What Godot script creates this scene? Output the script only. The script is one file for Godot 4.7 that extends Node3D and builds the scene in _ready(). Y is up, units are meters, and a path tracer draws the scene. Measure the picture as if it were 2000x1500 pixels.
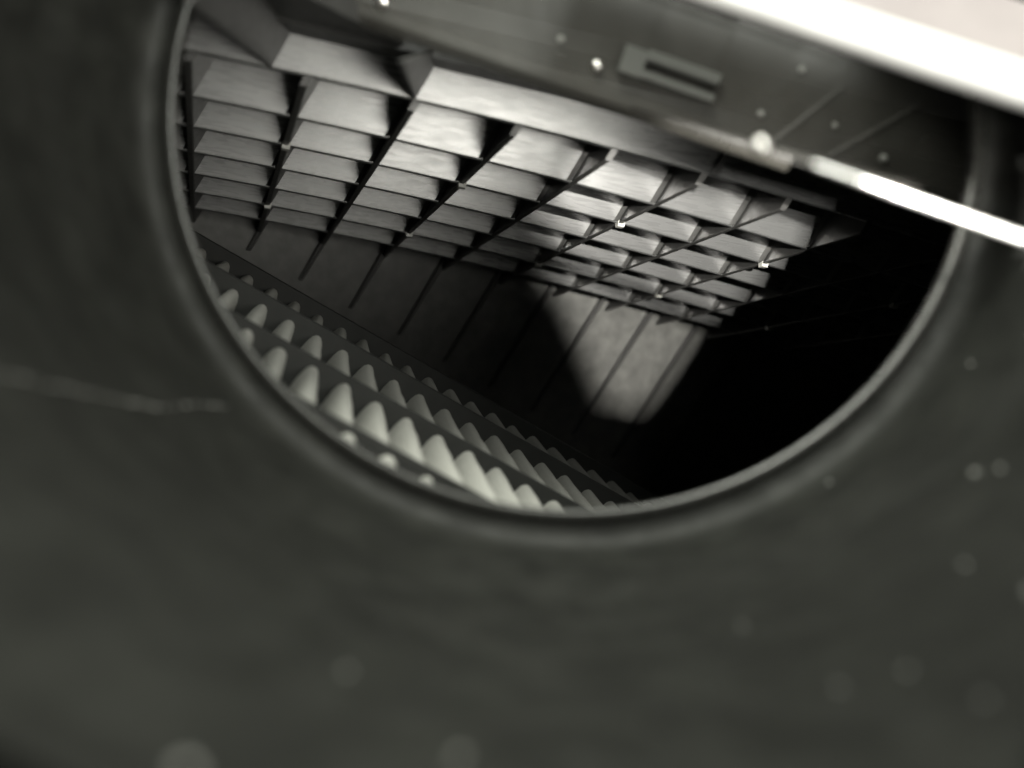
extends Node3D
# Lengths are written in millimetres and turned into metres by MM.
const MM := 0.001
const U := 15.0          # pitch of the grille, mm
const UPWARD := Vector3(0.42, 1.0, 0.33)  # the way slats, ribs and fins rise: leaning right and towards the camera
var M := {}
var rng := RandomNumberGenerator.new()

func _ready() -> void:
	rng.seed = 7
	setup_view()
	setup_lights()
	make_materials()
	build_housing()
	build_grille()
	build_filter()
	build_duct()
	build_bar()
	build_strip()
	build_backdrop()

# ------------------------------------------------------------------ view and light
func setup_view() -> void:
	var cam := Camera3D.new()
	cam.name = "camera"
	cam.transform = Transform3D(Basis(Vector3(0.94858, 0.09702, 0.30129), Vector3(-0.11592, 0.99222, 0.04545), Vector3(-0.29454, -0.07804, 0.95245)), mm(7.131, -48.016, 133.579))
	cam.fov = 42.47
	cam.near = 0.004
	cam.far = 10.0
	var at := CameraAttributesPhysical.new()
	at.frustum_focal_length = 30.88
	at.frustum_focus_distance = 0.185
	at.frustum_near = 0.004
	at.frustum_far = 10.0
	at.exposure_aperture = 12.5
	cam.attributes = at
	add_child(cam)
	var we := WorldEnvironment.new()
	we.name = "world_environment"
	var e := Environment.new()
	e.background_mode = Environment.BG_COLOR
	e.background_color = Color(0.05, 0.05, 0.045)
	e.tonemap_mode = Environment.TONE_MAPPER_LINEAR
	e.tonemap_exposure = 1.0
	e.sdfgi_enabled = true
	e.ssao_enabled = true
	e.ssil_enabled = true
	we.environment = e
	add_child(we)

func setup_lights() -> void:
	# unseen soft lamp above and behind the camera, placed to light the duct wall
	lamp_panel("unseen_ceiling_lamp", "unseen wide white lamp above and behind the camera, placed to light the duct", mm(-120, 320, 190), mm(50, -40, 50), 160.0, 0.4, Color(0.99, 1.0, 0.95))
	lamp_panel("unseen_rear_lamp", "unseen white lamp behind and above the camera, placed to light the filter and the strip", mm(40, 110, 320), mm(42, -15, 30), 110.0, 0.11, Color(0.99, 1.0, 0.96))  # out of view, placed to light the pleats and brighten the strip
	lamp_panel("unseen_low_lamp", "unseen white lamp low to the right behind the camera, placed to reflect in the slats", mm(140, -94, 320), mm(45, -15, 20), 160.0, 0.14, Color(1.0, 0.99, 0.95))  # out of view, placed to show as reflections in the left slats
	# unseen torch, placed to light the right end of the grille
	torch(mm(40.0, -37.0, 149.0), 0.19)

func lamp_panel(called: String, text: String, at: Vector3, to: Vector3, side: float, energy: float, tint: Color) -> void:
	var root := thing(called, text, "lamp")
	root.transform = Transform3D(Basis.looking_at(to - at, Vector3.UP), at)
	var st := mesh_begin()
	box(st, Vector3(0, 0, 6), Vector3(side + 10, side + 10, 10))
	part("housing", st, M_plain(Color(0.6, 0.6, 0.6), 0.5), root)
	st = mesh_begin()
	box(st, Vector3(0, 0, 0.3), Vector3(side, side, 1.0))
	var glow := StandardMaterial3D.new()
	glow.albedo_color = Color(0.1, 0.1, 0.1)
	glow.emission_enabled = true
	glow.emission = tint
	glow.emission_energy_multiplier = 0.3
	part("lamp_glass", st, glow, root)
	var l := AreaLight3D.new()
	l.name = "lamp_light"
	l.area_size = Vector2(side, side) * MM
	l.light_color = tint
	l.light_energy = energy
	l.area_range = 4.0
	l.shadow_enabled = true
	l.position = mm(0, 0, -1.5)
	root.add_child(l)

func torch(at: Vector3, energy: float) -> void:
	# tiny lamp out of view; its hood is cut to shape the lit patch
	var root := thing("unseen_torch", "unseen small torch beside the camera, its angular hood cut to shape the beam", "torch")
	root.position = at
	var st := mesh_begin()
	var mouth := [Vector2(0.118, 0.246), Vector2(0.26, 0.234), Vector2(0.392, 0.224), Vector2(0.383, 0.16), Vector2(0.354, 0.09), Vector2(0.313, 0.028), Vector2(0.27, 0.03), Vector2(0.212, 0.122), Vector2(0.165, 0.172), Vector2(0.125, 0.2)]
	var inner := []
	var outer := []
	var back_in := []
	var back_out := []
	var mid := Vector2(0.25, 0.18)
	for m in mouth:
		var o: Vector2 = mid + (m - mid) * 1.0 + (m - mid).normalized() * 0.03
		inner.append(Vector3(m.x, m.y, -1) * 40.0)
		outer.append(Vector3(o.x, o.y, -1) * 40.0)
		var r: Vector2 = (m - mid).normalized() * 3.0
		back_in.append(Vector3(r.x, r.y, 1.5))
		back_out.append(Vector3(r.x * 1.4, r.y * 1.4, 1.5))
	# mouth ring, outside and inside of the hood
	for k in mouth.size():
		var n := (k + 1) % mouth.size()
		quad(st, inner[k], outer[k], outer[n], inner[n])
		quad(st, outer[k], back_out[k], back_out[n], outer[n])
		quad(st, inner[n], back_in[n], back_in[k], inner[k])
	part("hood", st, M_plain(Color(0.02, 0.02, 0.02), 0.8), root)
	st = mesh_begin()
	tube(st, Vector3(0, 0, 1.2), Vector3(0, 0, 22), 4.6, 3.2, 20)
	part("barrel", st, M_plain(Color(0.05, 0.05, 0.05), 0.5), root)
	st = mesh_begin()
	box(st, Vector3(0, 0, 0.6), Vector3(1.8, 1.8, 0.4))
	var glow := StandardMaterial3D.new()
	glow.albedo_color = Color(0.1, 0.1, 0.1)
	glow.emission_enabled = true
	glow.emission = Color(1, 0.98, 0.94)
	glow.emission_energy_multiplier = 2.0
	part("lamp_glass", st, glow, root)
	var l := AreaLight3D.new()
	l.name = "lamp_light"
	l.area_size = Vector2(1.8, 1.8) * MM
	l.area_range = 4.0
	l.light_color = Color(1, 0.985, 0.95)
	l.light_energy = energy
	l.shadow_enabled = true
	root.add_child(l)

# ------------------------------------------------------------------ helpers
func mm(x: float, y: float, z: float) -> Vector3:
	return Vector3(x, y, z) * MM

func numbered(called: String, under: Node) -> String:
	if not under.has_node(NodePath(called)):
		return called
	var k := 1
	while under.has_node(NodePath("%s_%03d" % [called, k])):
		k += 1
	return "%s_%03d" % [called, k]

func thing(called: String, label: String, category: String, group := "") -> Node3D:
	var o := Node3D.new()
	o.name = numbered(called, self)
	o.set_meta("label", label)
	o.set_meta("category", category)
	if group:
		o.set_meta("group", group)
	add_child(o, true)
	return o

func mesh_begin() -> SurfaceTool:
	var st := SurfaceTool.new()
	st.begin(Mesh.PRIMITIVE_TRIANGLES)
	st.set_smooth_group(-1)
	return st

func mesh_end(st: SurfaceTool, tangents := false) -> ArrayMesh:
	st.index()
	st.generate_normals()
	if tangents:
		st.generate_tangents()
	return st.commit()

func part(called: String, st: SurfaceTool, m: Material, under: Node, text := "") -> MeshInstance3D:
	return part_of(called, mesh_end(st), m, under, text)

func part_of(called: String, mesh: Mesh, m: Material, under: Node, text := "") -> MeshInstance3D:
	var o := MeshInstance3D.new()
	o.name = numbered(called, under)
	o.mesh = mesh
	o.material_override = m
	if text:
		o.set_meta("label", text)
	under.add_child(o, true)
	return o

func tri(st: SurfaceTool, a: Vector3, b: Vector3, c: Vector3) -> void:
	st.add_vertex(a * MM)
	st.add_vertex(b * MM)
	st.add_vertex(c * MM)

func quad(st: SurfaceTool, a: Vector3, b: Vector3, c: Vector3, d: Vector3) -> void:
	# corners clockwise seen from outside
	tri(st, a, b, c)
	tri(st, a, c, d)

func box(st: SurfaceTool, at: Vector3, size: Vector3, cham := 0.0) -> void:
	solid(st, [at + Vector3(-size.x, -size.y, -size.z) / 2, at + Vector3(size.x, -size.y, -size.z) / 2, at + Vector3(size.x, size.y, -size.z) / 2, at + Vector3(-size.x, size.y, -size.z) / 2, at + Vector3(-size.x, -size.y, size.z) / 2, at + Vector3(size.x, -size.y, size.z) / 2, at + Vector3(size.x, size.y, size.z) / 2, at + Vector3(-size.x, size.y, size.z) / 2])

func solid(st: SurfaceTool, p: Array) -> void:
	# 0-3 the back ring (x-,y-) (x+,y-) (x+,y+) (x-,y+), 4-7 the front ring
	quad(st, p[4], p[7], p[6], p[5])
	quad(st, p[0], p[1], p[2], p[3])
	quad(st, p[0], p[4], p[5], p[1])
	quad(st, p[3], p[2], p[6], p[7])
	quad(st, p[1], p[5], p[6], p[2])
	quad(st, p[0], p[3], p[7], p[4])

func sweep(st: SurfaceTool, rings: Array, closed := true, caps := true) -> void:
	# rings of equal length, each counter-clockwise seen against the direction of travel
	for k in rings.size() - 1:
		var a: Array = rings[k]
		var b: Array = rings[k + 1]
		var n := a.size()
		for i in (n if closed else n - 1):
			var j := (i + 1) % n
			quad(st, a[i], b[i], b[j], a[j])
	if caps:
		var first: Array = rings[0]
		var last: Array = rings[-1]
		for i in range(1, first.size() - 1):
			tri(st, first[0], first[i], first[i + 1])
			tri(st, last[0], last[i + 1], last[i])

func tube(st: SurfaceTool, a: Vector3, b: Vector3, ra: float, rb: float, n := 16) -> void:
	var d := (b - a).normalized()
	var s := d.cross(Vector3.UP if absf(d.y) < 0.9 else Vector3.RIGHT).normalized()
	var t := s.cross(d)
	var r1 := []
	var r2 := []
	for i in n:
		var w := TAU * i / n
		r1.append(a + (s * cos(w) + t * sin(w)) * ra)
		r2.append(b + (s * cos(w) + t * sin(w)) * rb)
	sweep(st, [r1, r2])

func ball(st: SurfaceTool, at: Vector3, r: Vector3, n := 12) -> void:
	var rings := []
	for i in range(0, n / 2 + 1):
		var th := PI * clampf(float(i) / (n / 2), 0.02, 0.98)
		var ring := []
		for k in n:
			var w := -TAU * k / n
			ring.append(at + Vector3(sin(th) * cos(w) * r.x, cos(th) * r.y, sin(th) * sin(w) * r.z))
		rings.append(ring)
	sweep(st, rings)

# ------------------------------------------------------------------ materials
func M_plain(c: Color, rough: float) -> StandardMaterial3D:
	var m := StandardMaterial3D.new()
	m.albedo_color = c.linear_to_srgb()
	m.roughness = rough
	return m

func noise(seed_: int, freq: float, octaves := 4) -> FastNoiseLite:
	var n := FastNoiseLite.new()
	n.seed = seed_
	n.noise_type = FastNoiseLite.TYPE_SIMPLEX_SMOOTH
	n.frequency = freq
	n.fractal_octaves = octaves
	return n

func noise_map(seed_: int, freq: float, lo: float, hi: float, octaves := 4, size := 512) -> NoiseTexture2D:
	# a grey map between lo and hi
	var t := NoiseTexture2D.new()
	t.width = size
	t.height = size
	t.seamless = true
	t.noise = noise(seed_, freq, octaves)
	var g := Gradient.new()
	g.set_color(0, Color(lo, lo, lo))
	g.set_color(1, Color(hi, hi, hi))
	t.color_ramp = g
	return t

func bump_map(seed_: int, freq: float, strength: float, octaves := 4) -> NoiseTexture2D:
	var t := NoiseTexture2D.new()
	t.width = 512
	t.height = 512
	t.seamless = true
	t.noise = noise(seed_, freq, octaves)
	t.as_normal_map = true
	t.bump_strength = strength
	return t

func plastic(name_: String, c: Color, rough_lo: float, rough_hi: float, scale: Vector3, seed_: int, bump := 0.0, low := 0.9, high := 1.12) -> StandardMaterial3D:
	var m := StandardMaterial3D.new()
	m.resource_name = name_
	m.albedo_color = Color(1, 1, 1)
	var t := NoiseTexture2D.new()
	t.width = 512
	t.height = 512
	t.seamless = true
	t.noise = noise(seed_, 0.012, 5)
	var g := Gradient.new()
	g.set_color(0, (c * low).linear_to_srgb())
	g.set_color(1, (c * high).linear_to_srgb())
	t.color_ramp = g
	m.albedo_texture = t
	m.roughness = 1.0
	m.roughness_texture = noise_map(seed_ + 3, 0.02, rough_lo, rough_hi, 5)
	m.uv1_triplanar = true
	m.uv1_scale = scale
	if bump > 0.0:
		m.normal_enabled = true
		m.normal_texture = bump_map(seed_ + 5, 0.03, 6.0, 5)
		m.normal_scale = bump
	return m

func make_materials() -> void:
	M.grille = plastic("grille_plastic", Color(0.05, 0.051, 0.051), 0.2, 0.44, Vector3(25, 220, 220), 11, 0.015)
	M.grille.roughness_texture = noise_map(14, 0.012, 0.22, 0.34, 2)
	M.grille.normal_enabled = false
	M.grille.albedo_texture = null
	M.grille.albedo_color = Color(0.05, 0.051, 0.051).linear_to_srgb()
	M.grille.metallic_specular = 0.7
	M.grille.clearcoat_enabled = true
	M.grille.clearcoat = 1.0
	M.grille.clearcoat_roughness = 0.4
	M.rib = plastic("rib_plastic", Color(0.03, 0.03, 0.029), 0.35, 0.55, Vector3(60, 60, 60), 21, 0.05)
	M.wall = plastic("wall_plastic", Color(0.075, 0.075, 0.071), 0.3, 0.6, Vector3(30, 30, 30), 31, 0.1, 0.7, 1.4)
	M.duct = plastic("duct_plastic", Color(0.0105, 0.0108, 0.0094), 0.45, 0.75, Vector3(22, 22, 22), 41, 0.12, 0.6, 1.5)
	M.duct.metallic_specular = 0.3
	M.lip = plastic("lip_plastic", Color(0.022, 0.022, 0.02), 0.2, 0.42, Vector3(90, 90, 90), 45, 0.1, 0.8, 1.25)
	M.bar = plastic("bar_plastic", Color(0.05, 0.048, 0.042), 0.35, 0.5, Vector3(25, 25, 25), 51, 0.04)
	M.bar.transparency = BaseMaterial3D.TRANSPARENCY_ALPHA
	M.bar.albedo_color = Color(1, 1, 1, 0.45)
	M.paper = plastic("filter_paper", Color(0.25, 0.249, 0.23), 0.85, 1.0, Vector3(150, 150, 150), 61, 0.25)
	M.separator = plastic("separator_plastic", Color(0.018, 0.0185, 0.0175), 0.4, 0.6, Vector3(40, 40, 40), 71)
	M.separator.metallic_specular = 0.3
	M.glint_pin = M_plain(Color(0.3, 0.3, 0.28), 0.3)  # paler than the black grille: the white glints are in this colour
	M.bead = M_plain(Color(0.6, 0.6, 0.59), 0.3)
	M.bead.metallic = 0.9
	M.slot = M_plain(Color(0.08, 0.082, 0.077), 0.3)
	M.dust = M_plain(Color(0.16, 0.16, 0.15), 0.9)
	M.glint_metal = M_plain(Color(0.9, 0.88, 0.85), 0.28)  # shiny metal of the balls that stand in for glints
	M.glint_metal.metallic = 1.0
	M.dark = M.wall
	M.upper = plastic("upper_plastic", Color(0.2, 0.18, 0.18), 0.4, 0.6, Vector3(20, 20, 20), 85)  # pinkish grey for the upper part of the glare
	M.pale = plastic("glare_plastic", Color(0.42, 0.415, 0.41), 0.3, 0.5, Vector3(20, 20, 20), 81)  # light grey of the panel that stands in for the glare

# ------------------------------------------------------------------ the housing round the grille
func build_housing() -> void:
	var root := thing("filter_housing", "black ribbed plastic housing seen through the round opening, behind the grille", "air box")
	# back wall below the grille
	var zw := -7.03 * U
	var st := mesh_begin()
	var lean := UPWARD.z
	solid(st, [Vector3(-60, -120, zw - 4 - 120 * lean), Vector3(200, -120, zw - 4 - 120 * lean), Vector3(200, 16, zw - 4 + 16 * lean), Vector3(-60, 16, zw - 4 + 16 * lean), Vector3(-60, -120, zw - 120 * lean), Vector3(200, -120, zw - 120 * lean), Vector3(200, 16, zw + 16 * lean), Vector3(-60, 16, zw + 16 * lean)])
	part("back_wall", st, M.wall, root)
	# fins that run down the back wall, leaning like the grille
	for k in range(1, 11):
		var x0 := k * U
		var top := 9.0
		var foot := -4.4 - 4.95 * (k - 1)
		st = mesh_begin()
		var ring_a := fin_ring(x0 + UPWARD.x * top, top, zw + lean * top, 0.75, 3.0)
		var ring_b := fin_ring(x0 + UPWARD.x * foot, foot, zw + lean * foot, 0.45, 1.2)
		sweep(st, [ring_b, ring_a])
		part("fin", st, M.rib, root)
	# roof over the grille, sloping down towards the camera in front of it
	st = mesh_begin()
	box(st, Vector3(70, 14.0, zw / 2 + 1.6), Vector3(260, 5, -zw - 4.6))
	part("roof", st, M.rib, root)
	st = mesh_begin()
	var lip := 12.0
	solid(st, [Vector3(-50, 7.0, 1.2), Vector3(200, 2.0, 1.2), Vector3(200, 12.4, 1.2), Vector3(-50, 12.4, 1.2), Vector3(-50, 7.0 - lip * 0.25, lip), Vector3(200, 2.0 - lip * 0.25, lip), Vector3(200, 4.4 - lip * 0.25, lip), Vector3(-50, 9.4 - lip * 0.25, lip)])
	part("roof_lip", st, M.rib, root)
	st = mesh_begin()  # longer left stretch of the lip, hiding the lighter end of the bar
	solid(st, [Vector3(-50, 7.0 - lip * 0.25, lip), Vector3(26, 6.0 - lip * 0.25, lip), Vector3(26, 8.5 - lip * 0.25, lip), Vector3(-50, 9.4 - lip * 0.25, lip), Vector3(-50, 7.0 - 8.5, 34), Vector3(8, 6.4 - 8.5, 34), Vector3(8, 8.4 - 8.5, 34), Vector3(-50, 8.4 - 8.5, 34)])
	part("roof_lip", st, M.rib, root)
	# side walls and floor, dark, out of the torch light
	st = mesh_begin()
	box(st, Vector3(-52, -45, -32), Vector3(4, 140, 146))
	part("side_wall", st, M.dark, root)
	st = mesh_begin()
	box(st, Vector3(188, -45, -20), Vector3(4, 150, 200))
	part("side_wall", st, M.dark, root)
	st = mesh_begin()
	box(st, Vector3(70, -117, -30), Vector3(260, 4, 190))
	part("floor_panel", st, M.dark, root)

func fin_ring(x: float, y: float, zw: float, half: float, deep: float) -> Array:
	return [Vector3(x - half * 1.4, y, zw - 0.5), Vector3(x - half, y, zw + deep - 0.3), Vector3(x - half * 0.6, y, zw + deep), Vector3(x + half * 0.6, y, zw + deep), Vector3(x + half, y, zw + deep - 0.3), Vector3(x + half * 1.4, y, zw - 0.5)]

# ------------------------------------------------------------------ the egg-crate grille
func sag(j: float) -> float:
	return -0.0072 * pow(j + 0.484, 2.0) * U

func build_grille() -> void:
	var root := thing("egg_crate_grille", "black plastic egg-crate grille of leaning slats and ribs under the housing roof", "grille")
	for i in 7:
		var st := mesh_begin()
		var rings := []
		var z := -1.0035 * i * U
		var n := 44
		for s in n + 1:
			var j := lerpf(-3.0, 12.0, float(s) / n)
			var y := sag(j)
			var tall := 10.3 - y
			if i == 0:
				y += (0.0687 + 0.0102 * j) * U
				tall = (0.36 - 0.014 * j) * U
			var x := j * U
			var up := UPWARD
			var b := Vector3(x, y, z)
			rings.append([b + up * 0.16 + Vector3(0, 0, 0.4), b + Vector3(0, 0, 0.28), b + Vector3(0, 0, -0.28), b + up * 0.16 + Vector3(0, 0, -0.4), b + up * tall + Vector3(0, 0, -0.62), b + up * tall + Vector3(0, 0, 0.62)])
		sweep(st, rings)
		part("slat", st, M.grille, root)
	for k in range(-1, 11):
		var st := mesh_begin()
		var rings := []
		for s in 15:
			var z := lerpf(-0.3, -7.0 * U - 0.4, float(s) / 14)
			var y := sag(k) - 0.12
			var x := k * U
			var tall := 10.4 - y
			var up := UPWARD
			var b := Vector3(x, y, z)
			rings.append([b + up * 0.2 + Vector3(-0.52, 0, 0), b + up * tall + Vector3(-0.85, 0, 0), b + up * tall + Vector3(0.85, 0, 0), b + up * 0.2 + Vector3(0.52, 0, 0), b + Vector3(0.36, 0, 0), b + Vector3(-0.36, 0, 0)])
		rings.reverse()
		sweep(st, rings)
		# the fillets where the slats meet the rib
		for i in range(1, 7):
			var z := -1.0035 * i * U
			var b := Vector3(k * U, sag(k) + 0.25, z)
			var up := UPWARD
			var tall := 9.8 - b.y
			var lo := [b + Vector3(-0.4, 0, 0.3), b + Vector3(-1.35, 0, 0.4), b + Vector3(-1.1, 0, 0.62), b + Vector3(-0.76, 0, 0.95), b + Vector3(-0.52, 0, 1.25)]
			var hi := []
			for p in lo:
				hi.append(p + up * tall + Vector3(-0.25, 0, 0.28))
			sweep(st, [hi, lo])
		part("rib", st, M.rib, root)
	# short gussets between the front slat and the roof
	for j in [-0.62, 0.69, 2.0, 5.12]:
		var y: float = sag(j) + (0.0687 + 0.0102 * j) * U
		var st := mesh_begin()
		var b := Vector3(j * U, y + 0.1, 0.5)
		var t := b + UPWARD * (5.6 if j < 5.0 else 4.6)
		var run := Vector3(-0.22, -0.246, 0.961)
		var go := run * (2.0 if j > 5.0 else 34.0 if j > 1.0 else 40.0)
		var back := run * (2.0 if j > 5.0 else 8.0 if j > 1.0 else 40.0)
		var w := Vector3(0.3, 0, 0)
		solid(st, [b - w, b + w, t + w, t - w, b + go - w, b + go + w, t + back + w, t + back - w])
		part("gusset", st, M.rib, root)
	# ejector pins at every other crossing, coloured pale for their glints
	for i in [2, 5]:
		for j in [1, 3, 5, 7, 9]:
			var st := mesh_begin()
			var c := Vector3(j * U + 0.15, sag(j) - 0.2, -1.0035 * i * U + 0.2)
			var r := 0.62
			solid(st, [c + Vector3(-r, -0.5, -r), c + Vector3(r, -0.5, -r), c + Vector3(r * 1.2, 0.7, -r * 1.2), c + Vector3(-r * 1.2, 0.7, -r * 1.2), c + Vector3(-r, -0.5, r), c + Vector3(r, -0.5, r), c + Vector3(r * 1.2, 0.7, r * 1.2), c + Vector3(-r * 1.2, 0.7, r * 1.2)])
			part("glint_pin", st, M.glint_pin, root)

# ------------------------------------------------------------------ the pleated filter
func build_filter() -> void:
	var root := thing("pleated_filter", "off-white pleated air filter crossed by thin black separator strips", "air filter")
	root.transform = Transform3D(Basis(Vector3(0.92339, -0.38386, -0.0023), Vector3(0.37105, 0.891, 0.26161), Vector3(-0.09837, -0.24242, 0.96517)), mm(43.74, -21.66, -89.4))
	var gap := 29.72
	var pitch := 5.0
	var over := [1.9, 1.7, 1.0, 0.9]
	for r in 4:
		var st := mesh_begin()
		var top: float = over[r]
		var z := (r + 1) * gap
		sweep(st, [strip_ring(-110, top, z), strip_ring(115, top, z)])
		part("separator", st, M.separator, root)
	# pleats: a few shared shapes for each bay
	for r in 4:
		var long := gap - 0.9 if r < 3 else 4.0
		var shapes := []
		for v in 5:
			shapes.append(pleat_mesh(long, r * 10 + v))
		for k in range(-15, 19):
			var o := part_of("pleat", shapes[rng.randi() % 5], M.paper, root)
			o.position = mm(k * pitch + rng.randf_range(-0.12, 0.12), rng.randf_range(-0.2, 0.1), (r + 1) * gap + 0.45)
			o.rotation = Vector3(0, 0, rng.randf_range(-0.02, 0.02))
	var st := mesh_begin()
	box(st, Vector3(2, -24, 2.6 * gap), Vector3(226, 3, 4.2 * gap))
	part("filter_tray", st, M.separator, root)

func strip_ring(x: float, top: float, z: float) -> Array:
	return [Vector3(x, -22, z - 0.4), Vector3(x, top - 0.2, z - 0.4), Vector3(x, top, z - 0.2), Vector3(x, top, z + 0.2), Vector3(x, top - 0.2, z + 0.4), Vector3(x, -22, z + 0.4)]

func pleat_mesh(long: float, seed_: int) -> ArrayMesh:
	var r := RandomNumberGenerator.new()
	r.seed = 100 + seed_
	var st := SurfaceTool.new()
	st.begin(Mesh.PRIMITIVE_TRIANGLES)
	st.set_smooth_group(1)
	var rings := []
	var n := 6
	for s in n + 1:
		var z := long * s / n
		var dx := r.randf_range(-0.06, 0.06) if s > 0 else 0.0
		var dy := r.randf_range(-0.12, 0.08) if s > 0 else 0.0
		var fat := r.randf_range(0.95, 1.08)
		var prof := [[-2.38, -20.0], [-2.12, -12.0], [-1.84, -6.0], [-1.56, -3.2], [-1.27, -1.6], [-0.9, -0.58], [-0.46, -0.12], [0.0, 0.0]]
		var ring := []
		for p in prof:
			ring.append(Vector3(p[0] * fat + dx, p[1] + dy, z))
		for q in range(prof.size() - 2, -1, -1):
			ring.append(Vector3(-prof[q][0] * fat + dx, prof[q][1] + dy, z))
		rings.append(ring)
	rings.reverse()
	sweep(st, rings, false, false)
	st.set_smooth_group(-1)
	for e in [[rings[0], false], [rings[-1], true]]:
		var ring: Array = e[0]
		var h := ring.size()
		for q in range(0, h / 2):
			if e[1]:
				quad(st, ring[q], ring[h - 1 - q], ring[h - 2 - q], ring[q + 1])
			else:
				quad(st, ring[q], ring[q + 1], ring[h - 2 - q], ring[h - 1 - q])
	return mesh_end(st)

# ------------------------------------------------------------------ the round duct in front
func build_duct() -> void:
	var root := thing("intake_duct", "dusty black plastic round duct around the opening, blurred in the foreground", "duct")
	root.transform = Transform3D(Basis(Vector3(0.95575, 0, 0.29417), Vector3(0.00331, 0.99993, -0.01075), Vector3(-0.29415, 0.01125, 0.95568)), mm(39.36, -11.79, 41.52))
	var lip := [[41.7, -0.35], [41.0, -0.9], [40.6, -0.9], [40.45, -0.6], [40.45, -0.3], [40.55, -0.05], [40.75, 0.08], [41.0, 0.05], [41.3, -0.1], [41.7, -0.35]]
	var prof := [[230.0, -3.2], [41.6, -3.2], [41.1, -2.9], [40.75, -2.0], [40.75, -0.5], [41.2, -0.3], [42.0, -0.65], [43.0, -0.75], [43.9, -0.3], [44.6, 1.0], [45.0, 3.2], [45.3, 6.0], [45.6, 8.0], [46.0, 10.0], [46.6, 12.0], [47.2, 13.6], [47.7, 15.0]]  # the widest ring is out of view and keeps stray lamp light out
	for h in range(18, 66, 3):
		prof.append([lerpf(47.9, 52.0, (h - 18) / 46.0), float(h)])
	for r in [[53.0, 66.0], [54.6, 66.0], [53.5, 50.0], [52.0, 34.0], [50.8, 20.0], [50.0, 10.0], [49.0, -0.9], [43.5, -1.6], [230.0, -2.6]]:
		prof.append(r)
	var st := SurfaceTool.new()
	st.begin(Mesh.PRIMITIVE_TRIANGLES)
	st.set_smooth_group(1)
	lathe(st, prof, 160)
	part_of("duct_wall", mesh_end(st), M.duct, root)
	st = SurfaceTool.new()
	st.begin(Mesh.PRIMITIVE_TRIANGLES)
	st.set_smooth_group(1)
	lathe(st, lip, 160)
	part_of("lip", mesh_end(st), M.lip, root, "thin smooth edge round the opening")
	# dust specks stuck to the wall: angle in degrees, height, size
	for d in [[-44.8, 17.9, 0.5], [-43.9, 20.6, 0.42], [-30.8, 5.8, 0.32], [-56.3, 38.9, 0.5], [-55.8, 30.7, 0.4], [-67.1, 41.8, 0.3], [-105.8, 60.8, 0.5], [-95.1, 50.2, 0.35], [-71.4, 41.4, 0.3], [-26.8, 11.3, 0.3], [-73.0, 26.4, 0.3], [-65.7, 47.9, 0.3], [-52.0, 2.2, 0.35], [-102.7, 42.5, 0.28]]:
		var w := deg_to_rad(d[0])
		var rr := duct_radius(prof, d[1]) - 0.05
		st = mesh_begin()
		var s: float = d[2] * 0.62
		ball(st, Vector3(cos(w) * rr, sin(w) * rr, d[1]), Vector3(s, s * 0.8, s * 0.9), 8)
		for q in 2:
			var off := Vector3(rng.randf_range(-1, 1), rng.randf_range(-1, 1), rng.randf_range(-1, 1)) * s
			ball(st, Vector3(cos(w) * rr, sin(w) * rr, d[1]) + off, Vector3(s, s, s) * rng.randf_range(0.35, 0.7), 8)
		part("pale_speck", st, M.dust, root)
	# a scratch with raised pale burrs on the left of the wall
	st = mesh_begin()
	for q in 26:
		var f := q / 25.0
		var w := deg_to_rad(lerpf(-131.5, -136.5, f) + rng.randf_range(-0.12, 0.12))
		var h := lerpf(5.0, 38.0, f)
		var rr := duct_radius(prof, h) - 0.02
		ball(st, Vector3(cos(w) * rr, sin(w) * rr, h), Vector3(0.16, 0.16, 1.3) * rng.randf_range(0.5, 1.0) * (1.0 - 0.45 * f), 8)
	part("scratch", st, M.dust, root)

func duct_radius(prof: Array, h: float) -> float:
	for k in range(9, 30):
		if h >= prof[k][1] and h <= prof[k + 1][1]:
			return lerpf(prof[k][0], prof[k + 1][0], (h - prof[k][1]) / maxf(prof[k + 1][1] - prof[k][1], 0.001))
	return prof[28][0]

func duct_reach(w: float) -> float:
	# how far the wall reaches towards the camera at that angle
	if w > 180.0:
		w -= 360.0
	if w > 146.0:
		return 66.0
	if w > -6.0:
		return 1.0
	var table := [[-180.0, 66.0], [-100.0, 64.0], [-72.0, 58.0], [-60.0, 48.0], [-50.0, 36.0], [-38.0, 20.0], [-30.0, 15.0], [-24.0, 12.0], [-19.0, 7.0], [-13.0, 1.0], [-6.0, 1.0]]
	for k in table.size() - 1:
		if w <= table[k + 1][0]:
			return lerpf(table[k][1], table[k + 1][1], (w - table[k][0]) / (table[k + 1][0] - table[k][0]))
	return 1.0

func lathe(st: SurfaceTool, prof: Array, n: int) -> void:
	# open at top, cut short on right, out of view, letting lamp light in
	for k in prof.size() - 1:
		var a: Array = prof[k]
		var b: Array = prof[k + 1]
		for i in n:
			var w := TAU * i / n
			var v := TAU * (i + 1) / n
			if prof.size() > 12 and k > 7 and k < prof.size() - 3 and (a[1] + b[1]) / 2.0 > duct_reach(rad_to_deg(w)):
				continue
			quad(st, Vector3(cos(w) * a[0], sin(w) * a[0], a[1]), Vector3(cos(w) * b[0], sin(w) * b[0], b[1]), Vector3(cos(v) * b[0], sin(v) * b[0], b[1]), Vector3(cos(v) * a[0], sin(v) * a[0], a[1]))

# ------------------------------------------------------------------ the bar across the top
func bar_frame(size: float, at: Vector3) -> Transform3D:
	return Transform3D(Basis(Vector3(0.9332, -0.2382, 0.2691), Vector3(0.2058, 0.9681, 0.143), Vector3(-0.2945, -0.078, 0.9524)).orthonormalized().scaled(Vector3.ONE * size), at)

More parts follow.
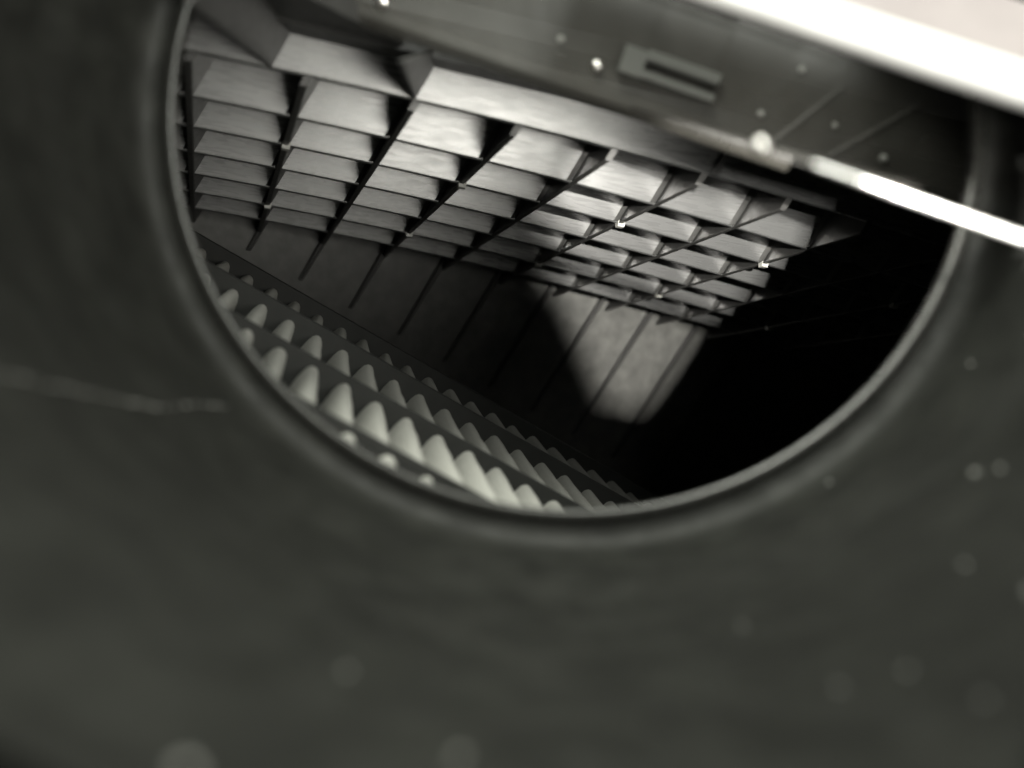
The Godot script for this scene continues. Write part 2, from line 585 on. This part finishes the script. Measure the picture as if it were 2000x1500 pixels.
func build_bar() -> void:
	var root := thing("cross_bar", "dark grey plastic bar with a small slot, blurred across the top of the opening", "bar")
	root.transform = bar_frame(1.597, mm(59.26, 0.51, 32.97))
	# bar_plate: front and back with a slot opening
	var st := mesh_begin()
	for seg in [[-36.0, -4.9, -5.4, 3.2], [-4.9, 0.5, -4.9, -2.55], [-4.9, 0.5, -1.75, 3.2], [0.5, 34.0, -4.7, 3.4]]:
		solid(st, [Vector3(seg[0], seg[2], -1.8), Vector3(seg[1], seg[2], -1.8), Vector3(seg[1], seg[3], -1.8), Vector3(seg[0], seg[3], -1.8), Vector3(seg[0], seg[2], 0), Vector3(seg[1], seg[2], 0), Vector3(seg[1], seg[3], 0), Vector3(seg[0], seg[3], 0)])
	part("bar_plate", st, M.bar, root)
	# rounded lower edge
	st = mesh_begin()
	tube(st, Vector3(-36, -5.2, -0.9), Vector3(7.6, -4.75, -0.9), 0.9, 0.9, 20)
	part("rounded_edge", st, M.bar, root)
	# frame round the slot
	st = mesh_begin()
	var f := [[-6.6, -4.9, -3.2, -1.2], [-4.9, 0.6, -1.75, -1.0], [-4.9, 0.6, -3.1, -2.55]]
	for s in f:
		box(st, Vector3((s[0] + s[1]) / 2, (s[2] + s[3]) / 2, 0.3), Vector3(s[1] - s[0], s[3] - s[2], 0.62))
	part("slot_frame", st, M.slot, root)
	# metal balls standing in for glints, then small pale specks
	for g in [[-8.14, -3.26, 0.42], [-24.4, -4.0, 0.5]]:
		st = mesh_begin()
		ball(st, Vector3(g[0], g[1], 0.1), Vector3(g[2], g[2], g[2]), 16)
		part("glint_ball", st, M.glint_metal, root)
	for g in [[-11.25, -2.3, 0.3], [6.02, 1.45, 0.3], [13.79, -2.66, 0.32], [4.26, -2.54, 0.25], [9.64, -1.55, 0.2]]:  # pale balls for the small bright spots on the bar
		st = mesh_begin()
		ball(st, Vector3(g[0], g[1], 0.05), Vector3(g[2], g[2], g[2] * 0.6), 10)
		part("pale_speck", st, M.dust, root)
	# two thin raised lines standing in for faint reflection streaks
	for g in [[5.6, -4.4, 9.4, 1.5], [9.7, -4.1, 15.1, 2.0]]:
		st = mesh_begin()
		tube(st, Vector3(g[0], g[1], 0.0), Vector3(g[2], g[3], 0.0), 0.22, 0.16, 10)
		part("streak_ridge", st, M.bar, root)

func build_strip() -> void:
	var root := thing("shiny_strip", "thin shiny metal strip along the lower right edge of the dark bar", "strip")
	root.transform = bar_frame(1.04, mm(41.08, -16.41, 68.06))
	var st := mesh_begin()
	tube(st, Vector3(9.3, -4.75, 0), Vector3(40, -4.75, 0), 0.26, 0.34, 24)
	part("metal_rod", st, M.bead, root)
	st = mesh_begin()
	ball(st, Vector3(9.3, -4.75, 0), Vector3(0.26, 0.26, 0.26), 16)
	part("rounded_end", st, M.bead, root)
	st = mesh_begin()
	ball(st, Vector3(5.04, -4.75, 0), Vector3(0.62, 0.62, 0.62), 20)  # metal ball standing in for a large bright glint
	part("strip_glint", st, M.glint_metal, root)
	st = mesh_begin()
	tube(st, Vector3(5.04, -4.75, -0.2), Vector3(9.3, -4.75, -0.2), 0.09, 0.09, 12)
	part("thin_neck", st, M.rib, root)

# ------------------------------------------------------------------ pale panel standing in for the glare above the bar
func build_backdrop() -> void:
	var root := thing("glare_panel", "pale grey panel standing in for the glare above the dark bar in the top right corner", "panel")
	root.transform = bar_frame(1.306, mm(48.6, -10.0, 54.3))
	var st := mesh_begin()
	solid(st, [Vector3(-12, 3.5, -0.5), Vector3(60, 4.9, -0.5), Vector3(60, 9.9, -4.5), Vector3(-12, 8.2, -4.5), Vector3(-12, 3.5, 0.6), Vector3(60, 4.9, 0.6), Vector3(60, 9.9, -3.4), Vector3(-12, 8.2, -3.4)])
	part("pale_glare", st, M.pale, root)
	st = mesh_begin()
	solid(st, [Vector3(-12, 7.9, -6), Vector3(60, 9.6, -6), Vector3(60, 15, -9), Vector3(-12, 15, -9), Vector3(-12, 7.9, -4.4), Vector3(60, 9.6, -4.4), Vector3(60, 15, -7), Vector3(-12, 15, -7)])
	part("upper_panel", st, M.upper, root, "pinkish grey upper part of the panel that stands in for the glare")
	st = mesh_begin()
	tube(st, Vector3(-12, 3.9, 0.4), Vector3(60, 5.3, 0.4), 0.75, 0.75, 20)
	part("glare_edge", st, M.pale, root)
